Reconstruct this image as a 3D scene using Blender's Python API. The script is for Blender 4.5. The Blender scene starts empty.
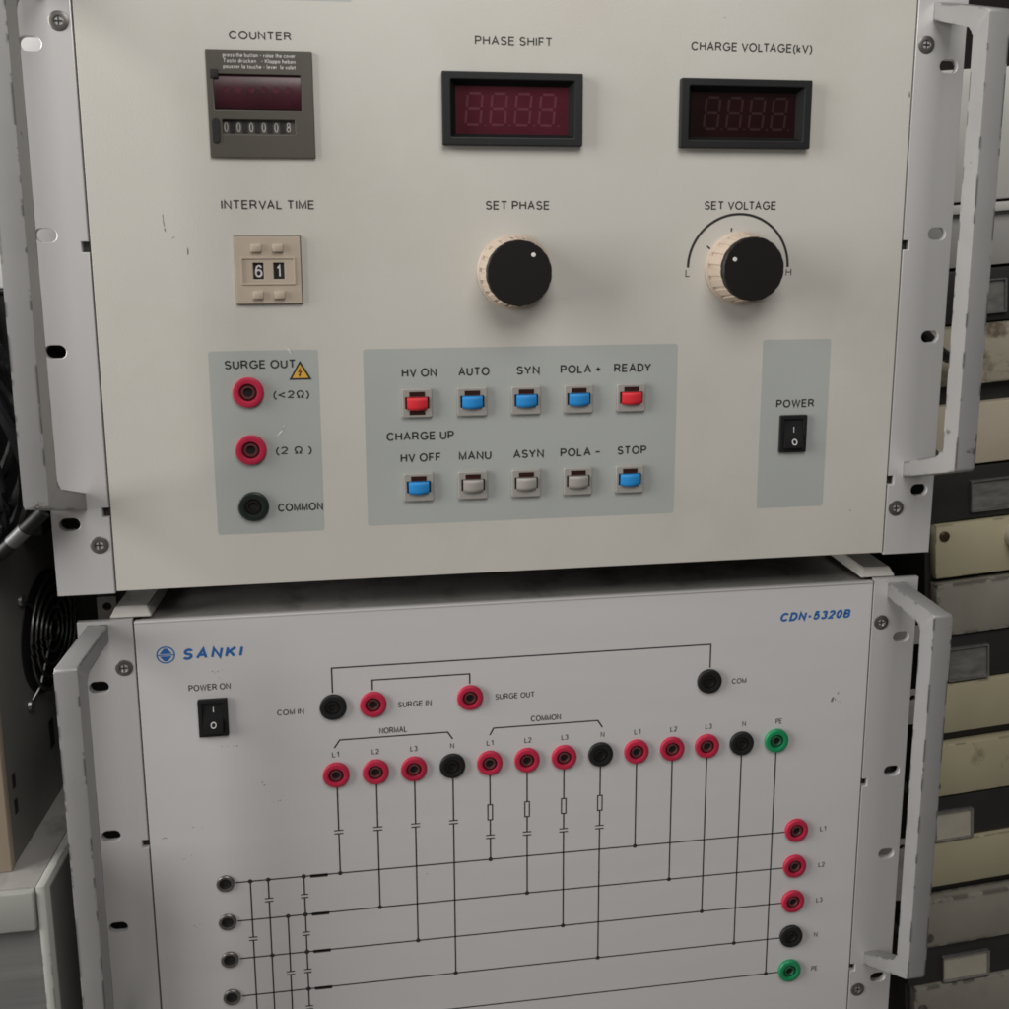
import bpy, bmesh, math, random
from mathutils import Vector, Matrix
random.seed(7)
S = 0.001                       # everything below is in millimetres
FLOOR = -664.0                  # floor height in the frame of the upper instrument
scene = bpy.context.scene
C = scene.collection
PI = math.pi

# ------------------------------------------------------------------ materials
def mat(name, col, rough=0.5, metal=0.0, var=0.05, nscale=25.0, bump=0.0, bscale=400.0, stretch=None,
        spec=0.5, dirt=None, dirt_col=(0.05, 0.04, 0.03), dirt_scale=30.0, edge=None, edge_col=(0.12, 0.12, 0.12), coat=0.0, scatter=None):
    m = bpy.data.materials.new(name); m.use_nodes = True
    nt = m.node_tree; N = nt.nodes; L = nt.links
    b = N['Principled BSDF']
    b.inputs['Roughness'].default_value = rough; b.inputs['Metallic'].default_value = metal
    b.inputs['Specular IOR Level'].default_value = spec
    if coat: b.inputs['Coat Weight'].default_value = coat; b.inputs['Coat Roughness'].default_value = 0.1
    tc = N.new('ShaderNodeTexCoord')
    oi = N.new('ShaderNodeObjectInfo'); ad = N.new('ShaderNodeVectorMath'); ad.operation = 'ADD'   # every object gets its own patch of the pattern
    L.new(tc.outputs['Object'], ad.inputs[0]); L.new(oi.outputs['Location'], ad.inputs[1])
    mp = N.new('ShaderNodeMapping'); L.new(ad.outputs['Vector'], mp.inputs['Vector'])
    if stretch: mp.inputs['Scale'].default_value = stretch
    n1 = N.new('ShaderNodeTexNoise'); n1.inputs['Scale'].default_value = nscale; n1.inputs['Detail'].default_value = 4
    L.new(mp.outputs['Vector'], n1.inputs['Vector'])
    mr = N.new('ShaderNodeMapRange'); mr.inputs['From Min'].default_value = 0.3; mr.inputs['From Max'].default_value = 0.7
    mr.inputs['To Min'].default_value = 1 - var; mr.inputs['To Max'].default_value = 1 + var
    L.new(n1.outputs['Fac'], mr.inputs['Value'])
    vm = N.new('ShaderNodeVectorMath'); vm.operation = 'SCALE'; vm.inputs[0].default_value = col[:3]
    L.new(mr.outputs['Result'], vm.inputs['Scale'])
    last = vm.outputs['Vector']
    def blend(fac, c, last):
        mx = N.new('ShaderNodeMix'); mx.data_type = 'RGBA'
        L.new(fac, mx.inputs['Factor']); L.new(last, mx.inputs['A']); mx.inputs['B'].default_value = (*c, 1)
        return mx.outputs['Result']
    if dirt:
        n2 = N.new('ShaderNodeTexNoise'); n2.inputs['Scale'].default_value = dirt_scale; n2.inputs['Detail'].default_value = 8
        n2.inputs['Roughness'].default_value = 0.65; L.new(ad.outputs['Vector'], n2.inputs['Vector'])
        r2 = N.new('ShaderNodeMapRange'); r2.inputs['From Min'].default_value = dirt[0]; r2.inputs['From Max'].default_value = dirt[1]
        r2.inputs['To Max'].default_value = dirt[2]
        L.new(n2.outputs['Fac'], r2.inputs['Value'])
        last = blend(r2.outputs['Result'], dirt_col, last)
    if edge:
        bv = N.new('ShaderNodeBevel'); bv.samples = 6; bv.inputs['Radius'].default_value = edge[0]
        ge = N.new('ShaderNodeNewGeometry')
        dp = N.new('ShaderNodeVectorMath'); dp.operation = 'DOT_PRODUCT'
        L.new(bv.outputs['Normal'], dp.inputs[0]); L.new(ge.outputs['Normal'], dp.inputs[1])
        e1 = N.new('ShaderNodeMapRange'); e1.inputs['From Min'].default_value = 0.995; e1.inputs['From Max'].default_value = 0.9
        L.new(dp.outputs['Value'], e1.inputs['Value'])
        n3 = N.new('ShaderNodeTexNoise'); n3.inputs['Scale'].default_value = edge[1]; n3.inputs['Detail'].default_value = 6
        L.new(ad.outputs['Vector'], n3.inputs['Vector'])
        e2 = N.new('ShaderNodeMapRange'); e2.inputs['From Min'].default_value = edge[2]; e2.inputs['From Max'].default_value = edge[2] + 0.04
        L.new(n3.outputs['Fac'], e2.inputs['Value'])
        mu = N.new('ShaderNodeMath'); mu.operation = 'MULTIPLY'; mu.use_clamp = True
        L.new(e1.outputs['Result'], mu.inputs[0]); L.new(e2.outputs['Result'], mu.inputs[1])
        last = blend(mu.outputs['Value'], edge_col, last)
    L.new(last, b.inputs['Base Color'])
    if bump:
        n4 = N.new('ShaderNodeTexNoise'); n4.inputs['Scale'].default_value = bscale; n4.inputs['Detail'].default_value = 3
        L.new(mp.outputs['Vector'], n4.inputs['Vector'])
        bp = N.new('ShaderNodeBump'); bp.inputs['Strength'].default_value = bump; bp.inputs['Distance'].default_value = 0.0004
        L.new(n4.outputs['Fac'], bp.inputs['Height']); L.new(bp.outputs['Normal'], b.inputs['Normal'])
    return m

M = {}
M['cream'] = mat('cream paint', (0.505, 0.487, 0.443), 0.45, var=0.04, nscale=8, bump=0.2, bscale=1100, dirt=(0.50, 0.80, 0.30), dirt_col=(0.40, 0.345, 0.26), dirt_scale=11)
M['alu'] = mat('brushed light aluminium', (0.545, 0.533, 0.53), 0.45, 0.0, var=0.018, nscale=14, stretch=(0.6, 1, 4), bump=0.10, bscale=700, dirt=(0.62, 0.8, 0.12), dirt_col=(0.30, 0.28, 0.27), dirt_scale=16)
M['satin'] = mat('satin anodised aluminium', (0.60, 0.59, 0.58), 0.36, 0.35, var=0.03, nscale=20, stretch=(1, 1, 0.15), bump=0.05, bscale=700)
for nm_, co_, dsc in (('handle', (0.285, 0.28, 0.275), 26), ('handle_low', (0.275, 0.27, 0.265), 31)):
    M[nm_] = mat('worn silver paint '+nm_, co_, 0.42, 0.2, var=0.05, nscale=30, bump=0.10, bscale=500, edge=(0.0022, 75, 0.49), edge_col=(0.055, 0.055, 0.055), dirt=(0.635, 0.66, 0.85), dirt_col=(0.095, 0.09, 0.088), dirt_scale=dsc)
M['case'] = mat('dark grey case sheet', (0.045, 0.044, 0.041), 0.45, 0.3, var=0.1, nscale=20)
M['lid'] = mat('grey lid sheet', (0.40, 0.385, 0.36), 0.4, 0.3, var=0.1, nscale=20, dirt=(0.5, 0.7, 0.6), dirt_col=(0.08, 0.07, 0.06))
M['rail'] = mat('off white rail plastic', (0.62, 0.60, 0.55), 0.45, var=0.06, nscale=40, dirt=(0.58, 0.7, 0.6), dirt_col=(0.2, 0.17, 0.13), dirt_scale=50)
M['ink'] = mat('black printing ink', (0.022, 0.020, 0.019), 0.5, var=0.1)
M['faint_ink'] = mat('worn dark printing ink', (0.06, 0.055, 0.052), 0.55, var=0.25, nscale=300)
M['blue_ink'] = mat('blue printing ink', (0.018, 0.115, 0.35), 0.45, var=0.08)
M['white_ink'] = mat('pale printing ink', (0.62, 0.60, 0.58), 0.5, var=0.15, nscale=500)
M['patch'] = mat('blue grey printed field', (0.365, 0.382, 0.36), 0.45, var=0.03, nscale=15, bump=0.1, bscale=900)
M['black'] = mat('black plastic', (0.011, 0.011, 0.0115), 0.5, var=0.1, bump=0.08, bscale=1500, spec=0.3)
M['frame_black'] = mat('matt black frame', (0.008, 0.008, 0.008), 0.7, var=0.1, spec=0.12)
M['digit_ink'] = mat('grey white numerals', (0.36, 0.35, 0.33), 0.5, var=0.2, nscale=400)
M['black_gloss'] = mat('black rubber cable', (0.012, 0.012, 0.013), 0.25, var=0.1)
M['hole'] = mat('dark hole', (0.006, 0.005, 0.005), 0.7)
M['knob_top'] = mat('dark brown knob plastic', (0.009, 0.0072, 0.007), 0.5, var=0.08, spec=0.25, bump=0.05, bscale=1200)
M['beige'] = mat('beige plastic', (0.44, 0.36, 0.285), 0.42, var=0.05, nscale=60, dirt=(0.55, 0.7, 0.4), dirt_col=(0.24, 0.19, 0.14), dirt_scale=60)
M['thumb'] = mat('pale beige plastic', (0.42, 0.35, 0.275), 0.45, var=0.04, nscale=60)
M['taupe'] = mat('taupe grey plastic', (0.068, 0.060, 0.048), 0.45, var=0.06, nscale=60, bump=0.06, bscale=1500)
M['win_red'] = mat('dark red filter', (0.066, 0.011, 0.018), 0.14, spec=0.35, var=0.15, nscale=50)
M['win_dark'] = mat('very dark red filter', (0.0125, 0.0026, 0.0028), 0.2, spec=0.35, var=0.15, nscale=50)
M['seg_red'] = mat('unlit red led segment', (0.088, 0.016, 0.026), 0.6, spec=0.25, var=0.15, nscale=200)
M['seg_dark'] = mat('unlit dark led segment', (0.021, 0.0045, 0.005), 0.6, spec=0.25, var=0.15, nscale=200)
M['plum'] = mat('plum flip cover', (0.040, 0.007, 0.013), 0.3, var=0.3, nscale=90, stretch=(1.0, 1, 0.35))
M['plum_glow'] = mat('painted plum glow', (0.066, 0.013, 0.022), 0.3, var=0.3, nscale=300)  # lighter plum, paints the glow seen in the flip cover
M['smudge'] = mat('grey smudge', (0.20, 0.19, 0.185), 0.6, var=0.3, nscale=300)
M['cream_panel'] = mat('yellowed cream enamel', (0.52, 0.455, 0.345), 0.42, var=0.06, nscale=20, bump=0.1, bscale=500, dirt=(0.60, 0.72, 0.4), dirt_col=(0.25, 0.19, 0.12), dirt_scale=30)
M['red'] = mat('red jack plastic', (0.42, 0.020, 0.054), 0.45, var=0.12, nscale=60, spec=0.3)
M['red_shade'] = mat('shaded red jack plastic', (0.085, 0.004, 0.009), 0.5, spec=0.25)  # shade inside the jack groove, put into a darker red
M['dark_in'] = mat('black jack core', (0.012, 0.010, 0.009), 0.4)
M['brass'] = mat('tarnished brass', (0.12, 0.085, 0.045), 0.4, 0.8, var=0.2)
M['green'] = mat('green jack plastic', (0.008, 0.22, 0.085), 0.35, var=0.08, nscale=100)
M['green_shade'] = mat('shaded green jack plastic', (0.004, 0.08, 0.03), 0.4)  # groove shade again, put into a darker green
M['jack_dg'] = mat('greenish black jack plastic', (0.010, 0.016, 0.013), 0.35)
M['tube_red'] = mat('grey red sleeve', (0.095, 0.028, 0.028), 0.5, spec=0.3, var=0.15, nscale=200)
M['tube_green'] = mat('grey green sleeve', (0.010, 0.085, 0.035), 0.4)
M['tube_black'] = mat('black sleeve', (0.010, 0.0095, 0.009), 0.5, spec=0.2)
M['bolt'] = mat('dark brown red print', (0.10, 0.018, 0.010), 0.5)
M['band'] = mat('dull grey tape', (0.10, 0.10, 0.10), 0.4)
M['btn_red'] = mat('bright red button', (0.56, 0.022, 0.032), 0.5, spec=0.3, var=0.04)
M['btn_blue'] = mat('sky blue button', (0.018, 0.21, 0.52), 0.5, spec=0.3, var=0.04)
M['btn_grey'] = mat('warm grey button', (0.29, 0.27, 0.245), 0.42, var=0.06)
M['btn_body'] = mat('grey button housing', (0.30, 0.285, 0.26), 0.42, var=0.06, nscale=80)
M['btn_win'] = mat('dark brown window', (0.030, 0.010, 0.008), 0.25)
M['yellow'] = mat('yellow warning print', (0.62, 0.36, 0.05), 0.5, var=0.06)
M['steel'] = mat('dark steel screw', (0.16, 0.15, 0.14), 0.38, 0.7, var=0.2, nscale=300)
M['steel_light'] = mat('bright steel', (0.42, 0.41, 0.40), 0.3, 0.85, var=0.15, nscale=300)
M['olive'] = mat('aged cream enamel', (0.45, 0.405, 0.27), 0.42, var=0.06, nscale=20, bump=0.1, bscale=500, dirt=(0.64, 0.72, 0.55), dirt_col=(0.12, 0.09, 0.055), dirt_scale=22, edge=(0.002, 70, 0.52), edge_col=(0.05, 0.04, 0.03))
M['olive_dirty'] = mat('stained cream enamel', (0.40, 0.36, 0.275), 0.45, var=0.08, nscale=25, bump=0.1, bscale=500, dirt=(0.52, 0.64, 0.85), dirt_col=(0.095, 0.065, 0.038), dirt_scale=40, edge=(0.003, 60, 0.42), edge_col=(0.03, 0.025, 0.02))
M['grey_dirty'] = mat('chipped grey enamel', (0.29, 0.27, 0.225), 0.45, var=0.1, nscale=25, bump=0.1, bscale=500, dirt=(0.59, 0.72, 0.6), dirt_col=(0.075, 0.064, 0.054), dirt_scale=30, edge=(0.006, 110, 0.44), edge_col=(0.03, 0.026, 0.02))
M['charcoal'] = mat('charcoal header strip', (0.024, 0.023, 0.021), 0.42, var=0.15, nscale=40, bump=0.1, bscale=600)
M['card'] = mat('yellowed paper card', (0.50, 0.46, 0.37), 0.6, var=0.06, nscale=60)
M['card_grey'] = mat('grey card behind scratched plastic', (0.17, 0.165, 0.15), 0.22, var=0.3, nscale=70, stretch=(1, 1, 3))
M['pale_grey'] = mat('pale grey enamel', (0.55, 0.535, 0.50), 0.45, var=0.03, nscale=12)
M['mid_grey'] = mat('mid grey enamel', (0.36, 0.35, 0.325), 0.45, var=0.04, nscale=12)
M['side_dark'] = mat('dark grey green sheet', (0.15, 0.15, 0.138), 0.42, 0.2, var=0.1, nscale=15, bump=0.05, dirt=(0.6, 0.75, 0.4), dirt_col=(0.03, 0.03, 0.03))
M['wood'] = mat('beige front board', (0.36, 0.29, 0.215), 0.5, var=0.08, nscale=30, stretch=(4, 4, 0.5))
M['white_card'] = mat('white carton', (0.85, 0.84, 0.82), 0.6, var=0.04, nscale=60)
M['wire'] = mat('dull steel wire', (0.10, 0.10, 0.097), 0.3, 0.8, var=0.1)
M['pale_box'] = mat('pale grey green enamel', (0.36, 0.365, 0.335), 0.45, var=0.05, nscale=20, dirt=(0.62, 0.72, 0.5), dirt_col=(0.2, 0.19, 0.16), edge=(0.002, 70, 0.5), edge_col=(0.12, 0.11, 0.09))
M['grille'] = mat('grey ribbed panel', (0.16, 0.16, 0.155), 0.5, var=0.12, nscale=20, stretch=(0.3, 1, 8), bump=0.3, bscale=60)
M['floor'] = mat('grey floor', (0.16, 0.15, 0.14), 0.6, var=0.15, nscale=6)
M['wall'] = mat('dark brown wall', (0.016, 0.0105, 0.0095), 0.7, var=0.2, nscale=3)
M['bench'] = mat('grey painted bench', (0.22, 0.22, 0.21), 0.5, var=0.08)

# ------------------------------------------------------------------ object plumbing
ORG = {}                        # object -> origin of the object in its thing's frame (mm)
def tag(o, label=None, cat=None, group=None, kind=None):
    if label: o['label'] = label
    if cat: o['category'] = cat
    if group: o['group'] = group
    if kind: o['kind'] = kind
    return o
def thing(name, org, label, cat, group=None, rot=None):
    """An Empty at the thing's base. org: mm in the upper instrument's frame."""
    o = bpy.data.objects.new(name, None); o.empty_display_size = 0.05; C.objects.link(o)
    o.location = (org[0]*S, org[1]*S, (org[2]-FLOOR)*S)
    if rot: o.rotation_euler = rot
    ORG[o.name] = Vector((0, 0, 0))
    return tag(o, label, cat, group)
class Frame:
    """parts of one thing; coordinates in mm around `zero`, measured from the Empty"""
    def __init__(s, root, zero=(0, 0, 0)): s.root = root; s.zero = Vector(zero)
def smooth(me, ang=35):
    for p in me.polygons: p.use_smooth = True
    try: me.set_sharp_from_angle(angle=math.radians(ang))
    except Exception: pass
def emit(name, src, m, F, parent=None, label=None, sm=True):
    """bmesh or mesh in mm -> one part object parented to the thing or to `parent` part"""
    if isinstance(src, bmesh.types.BMesh):
        bmesh.ops.recalc_face_normals(src, faces=src.faces)
        me = bpy.data.meshes.new(name); src.to_mesh(me); src.free()
    else: me = src; me.name = name
    vs = [v.co.copy() for v in me.vertices]
    lo = Vector([min(v[i] for v in vs) for i in range(3)]); hi = Vector([max(v[i] for v in vs) for i in range(3)])
    c = (lo+hi)/2
    me.transform(Matrix.Translation(-c)); me.transform(Matrix.Scale(S, 4))
    if sm: smooth(me)
    me.materials.clear()
    for q in (m if isinstance(m, (list, tuple)) else [m]): me.materials.append(q)
    o = bpy.data.objects.new(name, me); C.objects.link(o)
    org = c + F.zero
    par = parent or F.root
    if par is not None:
        o.parent = par; o.location = (org - ORG[par.name])*S
    else:
        o.location = Vector((org.x, org.y, org.z-FLOOR))*S
    ORG[o.name] = org
    if label: o['label'] = label
    return o
def dup(o, d, parent=None, label=None):
    """copy a part and its sub-parts, moved by d (mm)"""
    c = o.copy(); C.objects.link(c); c.parent = parent or o.parent
    if parent is None or parent == o.parent: c.location = o.location + Vector(d)*S
    ORG[c.name] = ORG[o.name] + Vector(d)
    if label: c['label'] = label
    for ch in [q for q in o.children]:
        k = ch.copy(); C.objects.link(k); k.parent = c; ORG[k.name] = ORG[ch.name] + Vector(d)
    return c

# ------------------------------------------------------------------ shape helpers (mm)
def bx(bm, x0, x1, y0, y1, z0, z1, bev=0.0, seg=2):
    vs = [bm.verts.new((x, y, z)) for x in (x0, x1) for y in (y0, y1) for z in (z0, z1)]
    f = [(0, 1, 3, 2), (4, 6, 7, 5), (0, 4, 5, 1), (2, 3, 7, 6), (0, 2, 6, 4), (1, 5, 7, 3)]
    fs = [bm.faces.new([vs[i] for i in q]) for q in f]
    if bev > 0:
        es = list({e for q in fs for e in q.edges})
        bmesh.ops.bevel(bm, geom=es, offset=bev, segments=seg, affect='EDGES', profile=0.5)
    return bm
def box(*a, **k): return bx(bmesh.new(), *a, **k)
def prism(bm, pts, axis, a0, a1, bev=0.0):
    """closed polygon extruded along an axis. axis 'x': pts are (y,z); 'y': (x,z); 'z': (x,y)"""
    def P(p, a): return {'x': (a, p[0], p[1]), 'y': (p[0], a, p[1]), 'z': (p[0], p[1], a)}[axis]
    A = [bm.verts.new(P(p, a0)) for p in pts]; B = [bm.verts.new(P(p, a1)) for p in pts]
    n = len(pts); fs = [bm.faces.new(A), bm.faces.new(B[::-1])]
    for i in range(n): fs.append(bm.faces.new((A[i], B[i], B[(i+1) % n], A[(i+1) % n])))
    if bev:
        bmesh.ops.bevel(bm, geom=list({e for q in fs for e in q.edges}), offset=bev, segments=2, affect='EDGES')
    return bm
def lathe(bm, prof, cx=0, cz=0, n=40, cap=True):
    """profile [(radius, y)] turned about the Y axis through (cx, cz)"""
    rings = []
    for r, y in prof:
        if r < 1e-6: rings.append([bm.verts.new((cx, y, cz))])
        else: rings.append([bm.verts.new((cx+r*math.cos(2*PI*i/n), y, cz+r*math.sin(2*PI*i/n))) for i in range(n)])
    for a, b in zip(rings, rings[1:]):
        for i in range(n):
            j = (i+1) % n
            if len(a) == 1 and len(b) == 1: continue
            if len(a) == 1: bm.faces.new((a[0], b[j], b[i]))
            elif len(b) == 1: bm.faces.new((a[i], a[j], b[0]))
            else: bm.faces.new((a[i], a[j], b[j], b[i]))
    return bm
def arc(cx, cz, rx, rz, a0, a1, n=14):
    return [(cx+rx*math.cos(math.radians(a0+(a1-a0)*i/n)), cz+rz*math.sin(math.radians(a0+(a1-a0)*i/n))) for i in range(n+1)]
def rect(x0, x1, z0, z1, r=0.0):
    if r <= 0: return [(x0, z0), (x1, z0), (x1, z1), (x0, z1)]
    return arc(x1-r, z0+r, r, r, -90, 0, 6)+arc(x1-r, z1-r, r, r, 0, 90, 6)+arc(x0+r, z1-r, r, r, 90, 180, 6)+arc(x0+r, z0+r, r, r, 180, 270, 6)
def slot(cx, cz, w, h):
    r = h/2
    return arc(cx+w/2-r, cz, r, r, -90, 90, 10)+arc(cx-w/2+r, cz, r, r, 90, 270, 10)
def circ(cx, cz, r, n=28): return arc(cx, cz, r, r, 0, 360, n)[:-1]
DG = None
def plate(loops, y0, t, bev=0.0):
    """flat plate facing -Y: outline plus holes (x,z loops), front face at y0, thickness t"""
    cu = bpy.data.curves.new('p', 'CURVE'); cu.dimensions = '2D'; cu.fill_mode = 'BOTH'
    cu.extrude = max(t/2-bev, 0); cu.bevel_depth = bev; cu.bevel_resolution = 1; cu.offset = -bev
    for lp in loops:
        sp = cu.splines.new('POLY'); sp.points.add(len(lp)-1); sp.use_cyclic_u = True
        for p, q in zip(sp.points, lp): p.co = (q[0], q[1], 0, 1)
    ob = bpy.data.objects.new('p', cu); C.objects.link(ob)
    dg = bpy.context.evaluated_depsgraph_get()
    me = bpy.data.meshes.new_from_object(ob.evaluated_get(dg))
    bpy.data.objects.remove(ob); bpy.data.curves.remove(cu)
    for v in me.vertices: v.co = (v.co.x, y0+t/2-v.co.z, v.co.y)
    return me
def tube(bm, pts, r, n=8, closed=False):
    P = [Vector(p) for p in pts]; k = len(P); rings = []
    up = Vector((0, 0, 1))
    for i in range(k):
        a = P[(i-1) % k] if (closed or i) else P[i]; b = P[(i+1) % k] if (closed or i < k-1) else P[i]
        d = (b-a).normalized()
        u = d.cross(up)
        if u.length < 0.05: u = d.cross(Vector((1, 0, 0)))
        u.normalize(); w = u.cross(d)
        rings.append([bm.verts.new(P[i]+r*(math.cos(2*PI*j/n)*u+math.sin(2*PI*j/n)*w)) for j in range(n)])
    for i in range(k if closed else k-1):
        a, b = rings[i], rings[(i+1) % k]
        for j in range(n): bm.faces.new((a[j], a[(j+1) % n], b[(j+1) % n], b[j]))
    if not closed: bm.faces.new(rings[0]); bm.faces.new(rings[-1][::-1])
    return bm

# ------------------------------------------------------------------ stroke lettering
def ribbon(bm, pts, w, y, closed=False):
    """flat stroke of width w in the plane y (mm), facing -Y"""
    Q = [Vector((p[0], p[1])) for p in pts]
    Q = [q for i, q in enumerate(Q) if i == 0 or (q-Q[i-1]).length > 1e-5]
    if closed and (Q[0]-Q[-1]).length < 1e-5: Q.pop()
    n = len(Q)
    if n < 2: return
    L_, R_ = [], []
    for i in range(n):
        d0 = (Q[i]-Q[i-1]).normalized() if (i or closed) else None
        d1 = (Q[(i+1) % n]-Q[i]).normalized() if (i < n-1 or closed) else None
        if d0 is None: d0 = d1
        if d1 is None: d1 = d0
        n0 = Vector((-d0.y, d0.x)); n1 = Vector((-d1.y, d1.x)); mm = n0+n1
        if mm.length < 1e-4: mm = n1.copy()
        mm.normalize(); k = min(1/max(mm.dot(n1), 0.3), 2.2)
        o = mm*(w/2*k)
        L_.append(bm.verts.new((Q[i].x+o.x, y, Q[i].y+o.y))); R_.append(bm.verts.new((Q[i].x-o.x, y, Q[i].y-o.y)))
    for i in range(n if closed else n-1):
        j = (i+1) % n
        bm.faces.new((L_[i], R_[i], R_[j], L_[j]))
def poly(bm, pts, y):
    vs = [bm.verts.new((p[0], y, p[1])) for p in pts]; bm.faces.new(vs)
def bowl(cx, cz, rx, rz): return arc(cx, cz, rx, rz, 90, -90, 12)
G = {   # advance of the centre lines, strokes on a unit cap height
 'A': (.76, [[(0, 0), (.38, 1), (.76, 0)], [(.13, .34), (.63, .34)]]),
 'B': (.62, [[(0, 0), (0, 1), (.34, 1)]+bowl(.34, .76, .22, .24)+[(0, .52)], [(.34, .52)]+bowl(.36, .26, .26, .26)+[(0, 0)]]),
 'C': (.78, [arc(.42, .5, .42, .5, 38, 322, 22)]),
 'D': (.70, [[(0, 0), (0, 1), (.28, 1)]+bowl(.28, .5, .42, .5)+[(0, 0)]]),
 'E': (.60, [[(.6, 1), (0, 1), (0, 0), (.6, 0)], [(0, .53), (.55, .53)]]),
 'F': (.56, [[(.56, 1), (0, 1), (0, 0)], [(0, .5), (.48, .5)]]),
 'G': (.86, [arc(.45, .5, .45, .5, 40, 318, 22)+[(.86, .22), (.86, .46), (.5, .46)]]),
 'H': (.68, [[(0, 0), (0, 1)], [(.68, 0), (.68, 1)], [(0, .53), (.68, .53)]]),
 'I': (.0, [[(0, 0), (0, 1)]]),
 'J': (.42, [[(.42, 1), (.42, .25)]+arc(.21, .25, .21, .25, 0, -180, 10)]),
 'K': (.68, [[(0, 0), (0, 1)], [(.65, 1), (0, .36)], [(.22, .57), (.68, 0)]]),
 'L': (.52, [[(0, 1), (0, 0), (.52, 0)]]),
 'M': (.78, [[(0, 0), (0, 1), (.39, .04), (.78, 1), (.78, 0)]]),
 'N': (.68, [[(0, 0), (0, 1), (.68, 0), (.68, 1)]]),
 'O': (.90, [arc(.45, .5, .45, .5, 0, 360, 26)]),
 'P': (.62, [[(0, 0), (0, 1), (.36, 1)]+bowl(.36, .73, .26, .27)+[(0, .46)]]),
 'R': (.70, [[(0, 0), (0, 1), (.38, 1)]+bowl(.38, .74, .26, .26)+[(0, .48)], [(.36, .48), (.50, .38), (.70, 0)]]),
 'S': (.62, [arc(.31, .75, .28, .25, 20, 270, 14)[:-1]+arc(.31, .25, .31, .25, 90, -160, 14)]),
 'T': (.68, [[(0, 1), (.68, 1)], [(.34, 1), (.34, 0)]]),
 'U': (.66, [[(0, 1), (0, .34)]+arc(.33, .34, .33, .34, 180, 360, 14)+[(.66, 1)]]),
 'V': (.74, [[(0, 1), (.37, 0), (.74, 1)]]),
 'W': (1.1, [[(0, 1), (.28, 0), (.55, 1), (.82, 0), (1.1, 1)]]),
 'Y': (.72, [[(0, 1), (.36, .42), (.72, 1)], [(.36, .42), (.36, 0)]]),
 '0': (.52, [arc(.26, .5, .26, .5, 0, 360, 22)]), '1': (.30, [[(0, .74), (.26, 1), (.26, 0)]]),
 '2': (.54, [arc(.27, .72, .27, .28, 170, -38, 12)+[(0, 0), (.54, 0)]]),
 '3': (.54, [arc(.26, .76, .24, .24, 160, -90, 12), arc(.26, .26, .28, .26, 90, -160, 12)]),
 '5': (.54, [[(.5, 1), (.1, 1), (.03, .48)]+arc(.25, .33, .29, .33, 130, -160, 14)]),
 '6': (.52, [arc(.26, .3, .26, .3, 0, 360, 18), [(.0, .32), (.02, .62), (.12, .9), (.28, 1), (.42, .95), (.5, .8)]]),
 '8': (.52, [arc(.26, .76, .22, .24, 0, 360, 16), arc(.26, .26, .26, .26, 0, 360, 16)]),
 '(': (.16, [arc(.5, .38, .5, .72, 122, 238, 10)]), ')': (.16, [arc(-.34, .38, .5, .72, 58, -58, 10)]),
 '<': (.62, [[(.62, .78), (0, .42), (.62, .06)]]), '+': (.56, [[(0, .42), (.56, .42)], [(.28, .70), (.28, .14)]]),
 '-': (.34, [[(0, .40), (.34, .40)]]), '_': (.56, [[(0, .44), (.56, .44)]]),
 'Ω': (.70, [[(0, 0), (.22, 0), (.2, .1)]+arc(.35, .58, .33, .42, 243, -63, 20)+[(.5, .1), (.48, 0), (.70, 0)]]),
 'a': (.46, [arc(.23, .3, .22, .3, 0, 360, 12), [(.46, .6), (.46, 0)]]), 'b': (.46, [[(0, 1), (0, 0)], arc(.23, .3, .23, .3, 0, 360, 12)]),
 'c': (.42, [arc(.23, .3, .23, .3, 45, 315, 12)]), 'd': (.46, [[(.46, 1), (.46, 0)], arc(.23, .3, .23, .3, 0, 360, 12)]),
 'e': (.46, [[(.0, .3), (.46, .3)]+arc(.23, .3, .23, .3, 0, 310, 12)]), 'h': (.42, [[(0, 1), (0, 0)], [(0, .35)]+arc(.21, .38, .21, .22, 180, 0, 8)+[(.42, 0)]]),
 'i': (.0, [[(0, 0), (0, .6)], [(0, .8), (0, .92)]]), 'k': (.42, [[(0, 0), (0, 1)], [(.4, .62), (0, .22)], [(.14, .36), (.42, 0)]]),
 'l': (.0, [[(0, 0), (0, 1)]]), 'n': (.42, [[(0, .6), (0, 0)], [(0, .35)]+arc(.21, .38, .21, .22, 180, 0, 8)+[(.42, 0)]]),
 'o': (.46, [arc(.23, .3, .23, .3, 0, 360, 12)]), 'p': (.46, [[(0, .6), (0, -.3)], arc(.23, .3, .23, .3, 0, 360, 12)]),
 'r': (.26, [[(0, .6), (0, 0)], [(0, .36), (.1, .56), (.26, .58)]]), 's': (.4, [[(.4, .5), (.25, .6), (.05, .54), (.05, .38), (.36, .26), (.38, .08), (.2, 0), (0, .1)]]),
 't': (.26, [[(.12, .85), (.12, .05), (.26, 0)], [(0, .6), (.26, .6)]]), 'u': (.42, [[(0, .6), (0, .2)]+arc(.21, .2, .21, .2, 180, 360, 8)+[(.42, .6)], [(.42, .3), (.42, 0)]]),
 'v': (.42, [[(0, .6), (.21, 0), (.42, .6)]]),
 'ü': (.42, [[(0, .6), (0, .2)]+arc(.21, .2, .21, .2, 180, 360, 8)+[(.42, .6)], [(.42, .3), (.42, 0)], [(.08, .8), (.16, .8)], [(.28, .8), (.36, .8)]]),
}
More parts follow.
